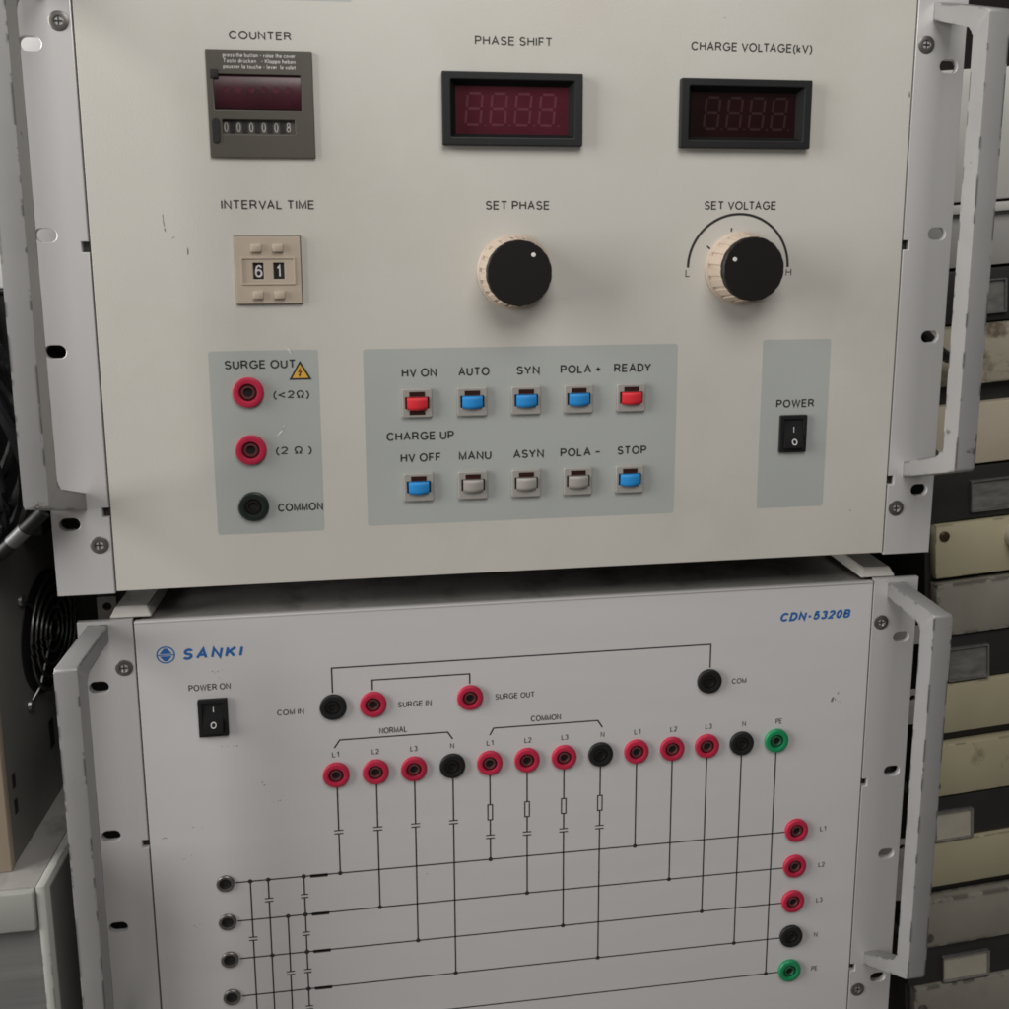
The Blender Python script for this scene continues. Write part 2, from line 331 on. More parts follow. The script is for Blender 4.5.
def text(name, s, x0, x1, zc, cap, m, F, y=-0.06, w=0.12, shear=0.0, parent=None, gap=0.17, label=None, bm=None):
    """stroke text between x0 and x1, cap height `cap`, centred on zc"""
    own = bm is None
    if own: bm = bmesh.new()
    pen = 0; items = []; last = ''
    KERN = {'LT': .16, 'LV': .12, 'TA': .12, 'VO': .05, 'AV': .12, 'VA': .12, 'PA': .10, 'PH': 0, 'FT': .05, 'SY': .04, 'DY': .08, 'AY': .1, 'LA': -.02}
    for ch in s:
        pen -= KERN.get(last+ch, 0); last = ch
        if ch == ' ': pen += 0.40; continue
        adv, st = G[ch]
        items.append((pen, st)); pen += adv+w+gap
    total = pen-gap
    k = (x1-x0)/total
    st_w = w*cap
    i = 0
    for p0, st in items:
        for ln in st:
            pts = []
            for a, b in ln:
                v = (w/2+b*(1-w))*cap
                pts.append((x0+(p0+w/2+a)*k+shear*(v-cap/2), zc-cap/2+v))
            cl = len(ln) > 8 and abs(ln[0][0]-ln[-1][0]) < 1e-4 and abs(ln[0][1]-ln[-1][1]) < 1e-4
            ribbon(bm, pts, st_w, y-0.004*(i % 3), cl); i += 1
    if own: return emit(name, bm, m, F, parent, label, sm=False)

# ------------------------------------------------------------------ shared parts
def screw(F, x, z, y=0.0):
    bm = bmesh.new()
    lathe(bm, [(4.6, y+0.3), (4.6, y-0.25), (4.2, y-0.5), (2.4, y-0.5), (2.0, y-0.1), (1.0, y+1.0), (0, y+1.1)], x, z, 32)
    o = emit('screw', bm, M['steel'], F)
    bm = bmesh.new()
    bx(bm, x-1.9, x+1.9, y-0.36, y-0.30, z-0.35, z+0.35); bx(bm, x-0.35, x+0.35, y-0.39, y-0.33, z-1.9, z+1.9)
    emit('cross_recess', bm, M['hole'], F, o)
    return o
def ear(F, side, zt, zb, slots, notches, scr):
    xi, xo = (213.0, 241.3) if side > 0 else (-213.0, -241.3)
    d = 1 if side > 0 else -1
    ol = [(xo, zt), (xo, zb), (xi, zb)]
    for nz in sorted(notches):
        ol += [(xi, nz-2.6), (xi+d*3.4, nz-2.6), (xi+d*3.4, nz+2.6), (xi, nz+2.6)]
    ol += [(xi, zt)]
    if d < 0: ol = ol[::-1]
    loops = [ol]+[slot(d*232.5, z, 10.2, 6.7) for z in slots]
    e = emit('rack_ear', plate(loops, 0, 3.4, 0.35), M['satin'], F)
    for z in scr: screw(F, d*218.8, z)
    return e
def handle(F, side, zt, zb, ft, fb, m, h=48.0, out=0.0):
    """U handle of square bar with converging legs: outline in the y-z plane, cut along x.
    zt, zb: ends on the ear; ft, fb: ends of the grip bar"""
    x0, x1 = (221.6, 232.6) if side > 0 else (-233.2, -222.2)
    x0 += side*out; x1 += side*out
    t = 12.0; k = (h-t)/h
    it, ib = zt+(ft-zt)*k-10.0, zb+(fb-zb)*k+10.0
    def rnd(p, q, r_, d, n=5):
        """corner p rounded between the directions to q and r_"""
        P, Q, R_ = Vector(p), Vector(q), Vector(r_)
        a0 = P+(Q-P).normalized()*d; a1 = P+(R_-P).normalized()*d
        return [tuple((1-u)*(1-u)*a0+2*u*(1-u)*P+u*u*a1) for u in [i/n for i in range(n+1)]]
    A0, A1, A2, A3 = (0.0, zt), (-h, ft), (-h, fb), (0.0, zb)
    B0, B1, B2, B3 = (0.0, zb+9.6), (-h+t, ib), (-h+t, it), (0.0, zt-9.6)
    pts = [A0]+rnd(A1, A0, A2, 1.6)+rnd(A2, A1, A3, 1.6)+[A3, B0]+rnd(B1, B0, B2, 4.0)+rnd(B2, B1, B3, 4.0)+[B3]
    bm = bmesh.new(); n = len(pts)
    A = [bm.verts.new((x0, p[0], p[1])) for p in pts]; B = [bm.verts.new((x1, p[0], p[1])) for p in pts]
    f1 = bm.faces.new(A); f2 = bm.faces.new(B[::-1])
    for i in range(n): bm.faces.new((A[i], B[i], B[(i+1) % n], A[(i+1) % n]))
    bmesh.ops.bevel(bm, geom=list(f1.edges)+list(f2.edges), offset=0.8, segments=2, affect='EDGES', profile=0.5)
    bmesh.ops.triangulate(bm, faces=[f for f in bm.faces if len(f.verts) > 6])
    return emit('handle', bm, m, F)
def jack_proto(F, x, z, kind):
    mo, mi, lb = {'red': ('red', 'red_shade', 'red banana jack'), 'black': ('black', 'dark_in', 'black banana jack'),
                  'green': ('green', 'green_shade', 'green banana jack'), 'dark': ('jack_dg', 'dark_in', 'greenish black banana jack')}[kind]
    k = 0.955 if F.root.name.startswith('coupling') else 1.0
    def ring(prof, n=44):
        bm = bmesh.new(); lathe(bm, [(r*k, y) for r, y in prof], x, z, n); return bm
    o = emit('banana_jack', ring([(7.75, 0), (7.85, -0.5), (7.85, -1.5), (7.55, -1.95), (7.2, -2.1), (5.0, -2.2), (4.6, -2.05), (4.45, -0.5), (3.0, -0.4)]), M[mo], F, label=lb)
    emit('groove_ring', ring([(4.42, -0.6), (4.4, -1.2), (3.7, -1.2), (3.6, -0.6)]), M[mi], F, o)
    emit('contact_tube', ring([(3.5, -0.5), (3.5, -1.6), (3.35, -1.8), (2.5, -1.8), (2.35, -1.6), (2.3, -0.3)]), M[{'red': 'tube_red', 'green': 'tube_green'}.get(kind, 'tube_black')], F, o)
    emit('socket_bore', ring([(2.4, -0.55), (0, -0.5)], 24), M['hole'], F, o)
    return o
PROTO = {}
def jack(F, x, z, kind):
    key = (F.root.name, kind)
    if key not in PROTO:
        PROTO[key] = (jack_proto(F, x, z, kind), x, z); return PROTO[key][0]
    o, px, pz = PROTO[key]
    c = dup(o, (x-px, 0, z-pz)); c.rotation_euler = (random.uniform(-.02, .02), random.uniform(0, 6), random.uniform(-.02, .02))
    return c
def rocker(F, x0, x1, z0, z1, marks_z):
    fr = emit('power_switch', plate([rect(x0, x1, z0, z1, 0.8), rect(x0+2.3, x1-2.3, z0+2.3, z1-2.3, 0.3)], -1.9, 1.9, 0.3), M['black'], F)
    xm = (x0+x1)/2; zm = (z0+z1)/2; a, b = z0+2.5, z1-2.5
    pts = [(0.0, a), (-4.0, a+0.2), (-4.2, a+1.0), (-1.5, zm+0.6), (-0.9, b-0.2), (0.0, b)]
    rk = emit('rocker', prism(bmesh.new(), pts, 'x', x0+2.5, x1-2.5, 0.15), M['black'], F, fr)
    bm = bmesh.new()
    # marks follow the slope of the rocker faces
    def yy(z): return -4.2+(z-a-1.0)/(zm+0.6-a-1.0)*2.7 if z < zm+0.6 else -1.5+(z-zm-0.6)/(b-0.2-zm-0.6)*0.6
    ro = 1.55; n = 24
    for i in range(n):
        a0, a1 = 2*PI*i/n, 2*PI*(i+1)/n
        q = []
        for r, t in ((ro, a0), (ro, a1), (ro-0.5, a1), (ro-0.5, a0)):
            z = marks_z[1]+r*math.sin(t)*1.1; q.append(bm.verts.new((xm+0.3+r*math.cos(t), yy(z)-0.12, z)))
        bm.faces.new(q)
    z = marks_z[0]
    bm.faces.new([bm.verts.new((xm+0.3+dx, yy(z+dz)-0.12, z+dz)) for dx, dz in ((-.22, -1.5), (.22, -1.5), (.22, 1.5), (-.22, 1.5))])
    emit('switch_marks', bm, M['white_ink'], F, fr, sm=False)
    return fr
def tiny_marks(name, marks, m, F, y=-0.05, parent=None):
    R_ = random.Random(len(marks))
    for i, pts in enumerate(marks):
        w = pts[0]; P = [Vector(p) for p in pts[1:]]; top, bot = [], []
        for p, q in zip(P, P[1:]):
            n = max(2, int((q-p).length/0.5)); d = (q-p).normalized(); nn = Vector((-d.y, d.x))
            for k in range(n):
                c = p+(q-p)*k/n; top.append(c+nn*w*R_.uniform(0.05, 0.75)); bot.append(c-nn*w*R_.uniform(0.05, 0.75))
        top.append(P[-1]); bm = bmesh.new(); poly(bm, top+bot[::-1], y-0.003*(i % 3))
        bmesh.ops.triangulate(bm, faces=bm.faces[:])
        emit(name, bm, m, F, parent, sm=False)

# ================================================================== UPPER INSTRUMENT
ZB = -183.7
up = thing('surge_generator', (0, 190, ZB), 'cream fronted rack instrument with red displays, two knobs and ten push buttons, on top', 'test instrument')
F = Frame(up, (0, -190, -ZB))
emit('case', box(-217.5, 217.5, 3.6, 385, ZB+2, 124, bev=1.2), M['case'], F)
holes = [rect(-38.2, 30.6, 46.2, 78.8), rect(84.8, 152.6, 46.2, 78.0), rect(-150, -105, 40, 86), rect(-142.5, -113, -33, -2)]
pan = emit('front_panel', plate([rect(-212.1, 212.1, -182.9, 126)]+holes, 0, 3.2, 0.3), M['cream'], F)
ear(F, -1, 126.4, -184.2, (88.9, 0, -57.15, -146.05), (-5.7, -140.5), (99.8, -157.6))
ear(F, 1, 126.4, -184.2, (88.9, 0, -57.15, -146.05), (-6.0, -139.6), (99.4, -156.4))
handle(F, -1, 121.5, -139.0, 106.5, -123.4, M['handle'], out=1.2); handle(F, 1, 121.5, -138.3, 107.0, -122.2, M['handle'])
for x in (-170, 170):
    for y in (110, 350):
        bm = bmesh.new(); bx(bm, x-14, x+14, y-14, y+14, -204.6, ZB+2, 2.0); emit('foot', bm, M['black'], F)
# printed fields
for r in ((-159.6, -104.9, -155.0, -58.2), (-82.2, 86.2, -153.6, -58.5), (134.4, 173.9, -153.1, -57.3), (-146, -82.4, 112.1, 124)):
    emit('printed_field', plate([rect(*r, 1.6)], -0.02, 0.03), M['patch'], F)
UT = [('COUNTER', -141.6, -112.1, 95.4, 4.2), ('PHASE SHIFT', -22.6, 16.6, 95.7, 4.3), ('CHARGE VOLTAGE(kV)', 89.2, 154.8, 95.7, 4.4),
      ('INTERVAL TIME', -149.3, -104.0, 14.9, 4.5), ('SET PHASE', -17.8, 15.5, 14.9, 4.5), ('SET VOLTAGE', 98.8, 138.7, 15.1, 4.5),
      ('SURGE OUT', -151.8, -116.4, -65.3, 4.6), ('(<2Ω)', -128.4, -110.1, -81.2, 4.1), ('(2 Ω )', -128.4, -109.9, -110.8, 4.1), ('COMMON', -128.5, -105.4, -141.5, 4.5),
      ('HV ON', -62.5, -44.3, -71.3, 4.7), ('AUTO', -32.9, -16.5, -71.3, 4.7), ('SYN', -2.0, 10.4, -71.3, 4.7), ('POLA +', 21.7, 43.8, -71.2, 4.7), ('READY', 51.0, 71.5, -71.1, 4.7),
      ('CHARGE UP', -71.2, -35.7, -105.2, 4.7), ('HV OFF', -64.1, -42.7, -117.0, 4.7), ('MANU', -33.2, -15.8, -116.9, 4.7), ('ASYN', -3.9, 12.7, -116.9, 4.7),
      ('POLA _', 21.9, 44.0, -116.9, 4.7), ('STOP', 53.6, 69.8, -116.8, 4.7), ('POWER', 143.6, 165.7, -93.2, 4.6)]
for t in UT:
    text('lettering', *t, M['ink'], F, y=-0.09, w=0.158 if t[3] > -60 else 0.178)
# wear on the panel
tiny_marks('scuff_mark', [(0.35, (-177.4, 10.2), (-177.2, 6.5), (-176.9, 4.0)), (0.5, (-176.8, 3.6), (-176.7, 1.6)), (0.45, (-166.5, -6.2), (-166.3, -8.2), (-166.6, -10.0)), (0.3, (-173.5, -1.6), (-172.2, -0.8)), (0.6, (211.0, 75.5), (211.0, 72.5)), (0.3, (106.5, 110.5), (107.2, 110.3)), (0.8, (190.6, -156.4), (191.3, -156.6))], M['faint_ink'], F)
tiny_marks('paint_scratch', [(0.5, (-121.5, -56.6), (-119.0, -59.0)), (0.6, (-119.8, -57.0), (-118.6, -60.5)), (0.7, (-127.5, -103.5), (-125.4, -101.0), (-124.2, -99.8), (-123.9, -97.6)), (0.4, (-124.3, -98), (-122.8, -97.6))], M['white_ink'], F, y=-0.12)
# hazard triangle
bm = bmesh.new(); poly(bm, [(-120.0, -73.7), (-108.6, -73.7), (-114.3, -63.7)], -0.13); ht = emit('hazard_sign', bm, M['ink'], F)
bm = bmesh.new(); poly(bm, [(-118.4, -72.8), (-110.2, -72.8), (-114.3, -65.6)], -0.17); emit('hazard_field', bm, M['yellow'], F, ht)
bm = bmesh.new(); poly(bm, [(-113.7, -66.6), (-115.7, -69.9), (-114.5, -69.7), (-115.0, -71.0), (-115.4, -70.8), (-114.7, -72.4), (-113.9, -71.0), (-114.3, -71.1), (-113.2, -69.0), (-114.5, -69.2)], -0.21); emit('lightning_bolt', bm, M['bolt'], F, ht)
# ---- counter
ct = emit('pulse_counter', plate([rect(-152.9, -102.5, 37.6, 88.1, 0.6), rect(-149.6, -108.4, 60.0, 77.0), rect(-146.3, -111.9, 48.6, 55.6, 0.3)], -1.6, 1.6, 0.35), M['taupe'], F)
bm = bmesh.new()        # half-cylinder flip cover
n = 14; cz, rz = 68.5, 8.4
pr = [(2.5, 60.1)]+[(-1.7*math.cos((i/n-0.5)*PI)+0.1, cz+rz*math.sin((i/n-0.5)*PI)) for i in range(n+1)]+[(2.5, 76.9)]
prism(bm, pr, 'x', -149.5, -108.5); emit('cover_window', bm, M['plum'], F, ct)
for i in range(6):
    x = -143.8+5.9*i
    o_ = emit('glow_spot', plate([slot(x, 69.8, 3.3, 3.2)], -1.72, 0.1), M['plum_glow'], F, ct)  # painted glow patches on the cover, not lamps
bm = box(-151.0, -147.2, -2.2, 0, 75.0, 79.2, bev=0.3); emit('cover_latch', bm, M['hole'], F, ct)
bm = plate([slot(0, 0, 12.0, 3.9)], -2.1, 2.0, 0.3)
for v in bm.vertices: v.co = (v.co.z-149.5, v.co.y, v.co.x+50.2)
emit('reset_key', bm, M['hole'], F, ct)
emit('digit_recess', box(-146.4, -111.8, 0.4, 1.2, 48.5, 55.7), M['taupe'], F, ct)
for i in range(6):
    x = -145.0+5.98*i
    text('digit', '0' if i < 5 else '8', x-0.9, x+0.9, 52.2, 4.6, M['digit_ink'], F, y=-0.3 if i == 5 else 0.2, w=0.10, parent=ct)
    if i < 5:
        bm = box(x+1.7, x+4.3, 0.05, 0.39, 49.6, 54.8); emit('digit_wheel_gap', bm, M['hole'], F, ct)
for z, s in ((85.9, 'press the button - raise the cover'), (83.25, 'Taste drücken   - Klappe heben'), (80.6, 'pousser la touche - lever  le volet')):
    text('instruction_line', s, -144.6, -110.5, z, 2.0, M['white_ink'], F, y=-1.66, w=0.12, parent=ct)
# ---- displays
def display(x0, x1, z0, z1, mw, ms, sx0, sx1, sz0, sz1, lab, depth, dz):
    wx0, wx1, wz0, wz1 = x0+6.4, x1-6.2, z0+5.4, z1-5.6
    d = emit('led_display', plate([rect(x0, x1, z0, z1, 0.7), rect(wx0-2.0, wx1+2.0, wz0-1.4, wz1+1.8, 0.8)], -4.2, 4.2, 0.5), M['black'], F, label=lab)
    # sloping inner frame down to the filter window
    bm = bmesh.new()
    a = [(wx0-2.2, -3.6, wz0-1.6), (wx1+2.2, -3.6, wz0-1.6), (wx1+2.2, -3.6, wz1+2.0), (wx0-2.2, -3.6, wz1+2.0)]
    b = [(wx0+0.6, depth, wz0+0.6), (wx1-0.6, depth, wz0+0.6), (wx1-0.6, depth, wz1-0.6), (wx0+0.6, depth, wz1-0.6)]
    A = [bm.verts.new(p) for p in a]; B = [bm.verts.new(p) for p in b]
    for i in range(4): bm.faces.new((A[i], A[(i+1) % 4], B[(i+1) % 4], B[i]))
    emit('inner_frame', bm, M['frame_black'], F, d)
    w = emit('filter_window', box(wx0-0.5, wx1+0.5, depth, depth+1.0, wz0-0.5, wz1+0.5), mw, F, d)
    nd = 4; pw = (sx1-sx0)/nd
    for i in range(nd):
        cx = sx0+pw*(i+0.5); hw = pw*0.30; zm = (sz0+sz1)/2; sh = 0.09
        bm = bmesh.new(); yy = depth-0.08; t = 1.25
        def X(x, z): return (x+sh*(z-zm), z)
        e = 0.45
        for (xa, za, xb, zb) in ((cx-hw, sz1, cx+hw, sz1), (cx-hw, zm, cx+hw, zm), (cx-hw, sz0, cx+hw, sz0)):
            ribbon(bm, [X(xa+e+.4, za), X(xb-e-.4, zb)], t, yy)
        for (xa, za, zb) in ((cx-hw, zm, sz1), (cx+hw, zm, sz1), (cx-hw, sz0, zm), (cx+hw, sz0, zm)):
            ribbon(bm, [X(xa, za+e+.3), X(xa, zb-e-.3)], t, yy)
        poly(bm, circ(cx+hw+1.9, sz0-0.2, 0.55, 10), yy)
        emit('led_digit', bm, ms, F, d, sm=False)
    return d
display(-39.6, 31.8, 44.5, 80.3, M['win_red'], M['seg_red'], -29.5, 20.5, 55.0, 70.5, 'led display with the brighter red window', 0.6, 0)
display(83.4, 154.2, 44.5, 79.5, M['win_dark'], M['seg_dark'], 95.5, 144.5, 54.6, 70.6, 'led display with the nearly black window', 0.6, 0)
# ---- thumbwheel
tw = emit('thumbwheel_switch', plate([rect(-143.8, -111.7, -34.3, -0.8, 0.4), rect(-135.2, -130.0, -22.0, -13.8, 0.2), rect(-125.2, -119.9, -22.0, -13.8, 0.2)], -1.8, 1.8, 0.3), M['thumb'], F)
emit('inner_bezel', plate([rect(-140.9, -114.4, -24.7, -11.0, 0.4), rect(-140.1, -115.2, -23.9, -11.8, 0.3)], -2.3, 0.5, 0.1), M['thumb'], F, tw)
bm = bmesh.new()
for a in ((-144.1, -111.4, -0.7, -0.4), (-144.1, -111.4, -34.7, -34.4), (-144.1, -143.9, -34.4, -0.7), (-111.6, -111.4, -34.4, -0.7)):
    bx(bm, a[0], a[1], -0.5, 0, a[2], a[3])
emit('edge_shadow_gap', bm, M['taupe'], F, tw)
for x, ch in ((-132.6, '6'), (-122.55, '1')):
    wh = emit('digit_wheel', box(x-2.7, x+2.7, -0.7, 0.3, -22.1, -13.7), M['hole'], F, tw)
    text('numeral', ch, x-1.75 if ch == '6' else x-1.0, x+1.75 if ch == '6' else x+0.7, -17.9, 6.2, M['white_ink'], F, y=-0.78, w=0.13, parent=wh)
for x in (-133.0, -122.5):
    for z in (-6.5, -29.8):
        emit('step_button', box(x-2.6, x+2.6, -3.6, 0, z-1.9, z+1.9, bev=0.5), M['thumb'], F, tw)
# ---- knobs
def gear(n, r0, r1, duty=0.55):
    pts = []
    for i in range(n):
        a = 2*PI*i/n; d = 2*PI/n
        for r, t in ((r1, 0), (r1, duty*d), (r0, (duty+0.06)*d), (r0, 0.94*d)):
            pts.append((r*math.cos(a+t), r*math.sin(a+t)))
    return pts
def knob(x, z, ang):
    bm = bmesh.new()
    lathe(bm, [(19.6, 0), (19.6, -1.6), (18.9, -2.2), (17.4, -2.4)], x, z, 56)
    k = emit('control_knob', bm, M['beige'], F)
    n = 18; L0 = gear(n, 17.7, 18.7, 0.62); L1 = gear(n, 16.1, 16.35, 0.62)
    bm = bmesh.new()
    A = [bm.verts.new((x+p[0], -2.0, z+p[1])) for p in L0]; B = [bm.verts.new((x+p[0], -16.2, z+p[1])) for p in L1]
    for i in range(len(A)): bm.faces.new((A[i], A[(i+1) % len(A)], B[(i+1) % len(A)], B[i]))
    lathe(bm, [(17.75, -3.0), (17.75, -2.0)], x, z, 56)
    lathe(bm, [(16.0, -15.9), (15.8, -17.2), (10, -17.2)], x, z, 56)
    bm.verts.ensure_lookup_table()
    emit('grip_ring', bm, M['beige'], F, k)
    bm = bmesh.new(); nn = 18; pr = [(16.6, -15.9), (16.6, -19.4), (16.0, -20.2), (0, -20.25)]
    rings = []
    for r, y in pr:
        if r < 1e-6: rings.append([bm.verts.new((x, y, z))]); continue
        ring = []
        for i in range(nn*6):
            a = 2*PI*i/(nn*6); rr = r-0.22*(1-abs(math.sin(a*nn/2)))**1.6*(r > 1)
            ring.append(bm.verts.new((x+rr*math.cos(a), y, z+rr*math.sin(a))))
        rings.append(ring)
    for a, b in zip(rings, rings[1:]):
        m_ = len(a)
        for i in range(m_):
            if len(b) == 1: bm.faces.new((a[i], a[(i+1) % m_], b[0]))
            else: bm.faces.new((a[i], a[(i+1) % m_], b[(i+1) % m_], b[i]))
    cp = emit('knob_cap', bm, M['knob_top'], F, k)
    bm = bmesh.new(); lathe(bm, [(1.15, -20.2), (1.0, -20.5), (0, -20.55)], x+11.6*math.cos(ang), z+11.6*math.sin(ang), 16)
    emit('pointer_dot', bm, M['white_ink'], F, k)
knob(-3.0, -19.2, math.radians(52)); knob(119.5, -17.9, math.radians(154))
bm = bmesh.new(); ribbon(bm, arc(118.6, -17.6, 28.0, 28.2, 0, 180, 48), 1.35, -0.08)
ribbon(bm, [(114.3, 3.4), (114.0, 1.4)], 0.8, -0.08); ribbon(bm, [(101.0, -6.3), (102.6, -7.8)], 0.9, -0.08)
emit('dial_scale', bm, M['ink'], F, sm=False)
text('lettering', 'L', 89.3, 91.8, -20.6, 4.0, M['ink'], F, y=-0.09); text('lettering', 'H', 145.7, 148.9, -20.4, 4.0, M['ink'], F, y=-0.09)
# ---- jacks, buttons, switch
jack(F, -140.6, -79.6, 'red'); jack(F, -140.6, -109.8, 'red'); jack(F, -140.7, -140.1, 'dark')
def push_button(x, z, colour, lab, two=False):
    h = emit('push_button', plate([rect(x-7.9, x+7.9, z-7.6, z+7.6, 1.1), rect(x-6.2, x+6.2, z-3.2, z+3.2, 0.3)], -2.0, 2.0, 0.45), M['btn_body'], F, label=lab)
    emit('button_well', box(x-6.3, x+6.3, -0.3, 0.3, z-3.3, z+3.3), M['hole'], F, h)
    emit('indicator_window', box(x-4.1, x+4.1, -2.12, -1.8, z+3.6, z+6.1), M['btn_win'], F, h)
    if two: emit('indicator_window', box(x-4.1, x+4.1, -2.12, -1.8, z-6.2, z-3.8), M['btn_win'], F, h)
    pr = [(0.0, -3.0), (-2.6, -3.1), (-3.1, -2.7)]+[(-3.3-0.35*math.cos(PI*i/12), -2.7+5.4*i/6) for i in (1, 2, 3, 4, 5)]+[(-3.1, 2.7), (-2.6, 3.1), (0.0, 3.0)]
    bm = bmesh.new(); nx = 12; rings = []
    for i in range(nx+1):            # the face is slightly barrelled and its lower edge dips in the middle
        u = -1+2*i/nx; xx = x+5.3*u; k = 1-u*u
        rings.append([bm.verts.new((xx, p[0]-(0.9*k if p[0] < -1 else 0), z+p[1]-(0.55*k if p[1] < 0 and p[0] < -1 else 0))) for p in pr])
    for a, b in zip(rings, rings[1:]):
        for i in range(len(pr)): bm.faces.new((a[i], a[(i+1) % len(pr)], b[(i+1) % len(pr)], b[i]))
    bm.faces.new(rings[0]); bm.faces.new(rings[-1][::-1])
    emit('button_cap', bm, M[colour], F, h)
    return h
XS = (-54.8, -25.8, 3.0, 31.5, 60.4)
for x, c, lb in zip(XS, ('btn_red', 'btn_blue', 'btn_blue', 'btn_blue', 'btn_red'), ('red push button with two dark windows', 'blue push button', 'blue push button', 'blue push button', 'red push button')):
    push_button(x, -87.3, c, lb, two=(x == XS[0]))
for x, c, lb in zip(XS, ('btn_blue', 'btn_grey', 'btn_grey', 'btn_grey', 'btn_blue'), ('blue push button', 'grey push button', 'grey push button', 'grey push button', 'blue push button')):
    push_button(x, -132.8, c, lb)
rocker(F, 145.7, 161.5, -120.8, -99.6, (-107.8, -114.6))

# ================================================================== LOWER INSTRUMENT
LX, LY, LZ = 3.3, 13.3, -242.5
LB = -272.6                      # bottom of the ears in its own frame
lo = thing('coupling_network', (LX, LY+190, LZ+LB-8), 'silver grey fronted rack instrument printed with a wiring diagram and many red jacks, below', 'test instrument')
F = Frame(lo, (0, -190, -LB+8))
emit('case', box(-217.5, 217.5, 3.6, 385, LB+2, 32.6, bev=1.0), M['case'], F)
emit('lid', box(-210.5, 210.5, 1.0, 383, 32.6, 35.4, bev=0.5), M['lid'], F)
emit('front_panel', plate([rect(-212.1, 212.1, LB+0.5, 35.4)], 0, 3.2, 0.3), M['alu'], F)
emit('top_edge_strip', box(-212.0, 212.0, -0.45, 3.0, 35.5, 36.6, bev=0.2), M['alu'], F)
ear(F, -1, 37.7, LB, (0, -88.9, -146.05, -234.9), (-95.6, -225.6), (10.5, -242.2))
ear(F, 1, 37.7, LB, (0, -88.9, -146.05, -234.9), (-95.4, -225.6), (10.2, -242.2))
handle(F, -1, 35.9, -224.6, 34.4, -192.0, M['handle_low'], out=3.2); handle(F, 1, 35.2, -224.6, 34.9, -191.4, M['handle_low'])
for sx in (-1, 1):              # corner rails with a chamfered nose on top of the lid
    a, b = (-225.5, -203.5) if sx < 0 else (205.8, 227.8)
    bm = bmesh.new()
    q0 = [(a, 3.0, 37.9), (b, 3.0, 37.9), (b, 3.0, 38.4), (a, 3.0, 38.4)]
    q1 = [(a+2.0, 7.0, 43.2), (b-2.0, 7.0, 43.2)]
    y2 = 380
    v = [bm.verts.new(p) for p in ((a, 3.0, 37.9), (b, 3.0, 37.9), (b-2.6, 5.5, 43.2), (a+2.6, 5.5, 43.2), (a, y2, 37.9), (b, y2, 37.9), (b-2.6, y2, 43.2), (a+2.6, y2, 43.2))]
    for f in ((0, 1, 2, 3), (4, 7, 6, 5), (0, 3, 7, 4), (1, 5, 6, 2), (3, 2, 6, 7), (0, 4, 5, 1)): bm.faces.new([v[i] for i in f])
    bmesh.ops.bevel(bm, geom=list(bm.edges), offset=0.5, segments=2, affect='EDGES')
    emit('corner_rail', bm, M['rail'], F)
for sx in (-1, 1):
    bm = plate([[(sx*213.5, 28), (sx*231, 28), (sx*231, 44.5), (sx*226, 47.5), (sx*213.5, 47.5)], circ(sx*227.5, 40.5, 2.6)], 40, 2.0, 0.2) if False else None
# side brackets seen past the ears
bm = plate([rect(-246, -235, 17, 33.5, 1.0), circ(-240.3, 27.5, 2.4)], 46, 2.5, 0.2); emit('side_bracket', bm, M['lid'], F)
bm = box(-240, -213, 46.2, 120, 17, 21); emit('bracket_arm', bm, M['case'], F)
for z0, z1 in ((-20, 0), (-76, -52), (-205, -160)):
    emit('side_bracket', plate([rect(243, 266, z0, z1, 1.0), circ(261, z1-5.5, 2.2)], 28, 2.2, 0.2), M['lid'], F)
emit('bracket_arm', box(246, 250, 30.4, 200, -250, 20), M['case'], F)
# lettering
LT = [('POWER ON', -185.9, -163.7, -3.8, 3.7), ('COM IN', -139.3, -124.6, -21.8, 3.5), ('SURGE IN', -72.1, -53.2, -21.9, 3.5), ('SURGE OUT', -16.4, 6.5, -21.1, 3.5), ('COM', 125.9, 134.8, -21.5, 3.4), ('NORMAL', -83.0, -67.4, -37.1, 3.7), ('COMMON', 4.4, 22.0, -36.4, 3.7)]
for t in LT: text('lettering', *t, M['ink'], F, w=0.15)
for s, x, z in zip(['L1', 'L2', 'L3', 'N', 'L1', 'L2', 'L3', 'N', 'L1', 'L2', 'L3', 'N', 'PE'], (-108.0, -85.6, -63.8, -41.7, -19.7, 2.6, 24.5, 47.2, 68.4, 90.6, 112.4, 134.5, 156.6), [-49.6]*13):
    hw = 1.1 if s == 'N' else 2.0
    text('lettering', s, x-hw, x+hw, z, 3.4, M['faint_ink'], F, w=0.15)
for s, x, z in zip(['L1', 'L2', 'L3', 'N', 'PE'], (188.9, 189.2, 189.0, 187.9, 188.3), (-124.4, -149.3, -174.0, -198.6, -222.9)):
    hw = 1.1 if s == 'N' else 2.0
    text('lettering', s, x-hw, x+hw, z, 3.4, M['faint_ink'], F, w=0.15)
text('maker_name', 'SANKI', -187.7, -156.2, 16.2, 6.6, M['blue_ink'], F, w=0.23, shear=0.22, gap=0.30)
text('model_number', 'CDN-5320B', 154.7, 198.7, 17.1, 5.6, M['blue_ink'], F, w=0.25, shear=0.24, gap=0.2)
bm = bmesh.new(); cx, cz = -196.8, 16.5
ribbon(bm, circ(cx, cz, 4.6, 40), 0.75, -0.06, True)
poly(bm, [(cx-3.3, cz+0.55), (cx+3.3, cz+0.55), (cx+0.9, cz+3.7), (cx-0.9, cz+3.7)], -0.06); poly(bm, [(cx-3.3, cz-0.75), (cx-0.9, cz-3.7), (cx+0.9, cz-3.7), (cx+3.3, cz-0.75)], -0.06)
ribbon(bm, [(cx-4.4, cz-0.1), (cx+4.4, cz-0.1)], 0.6, -0.066)
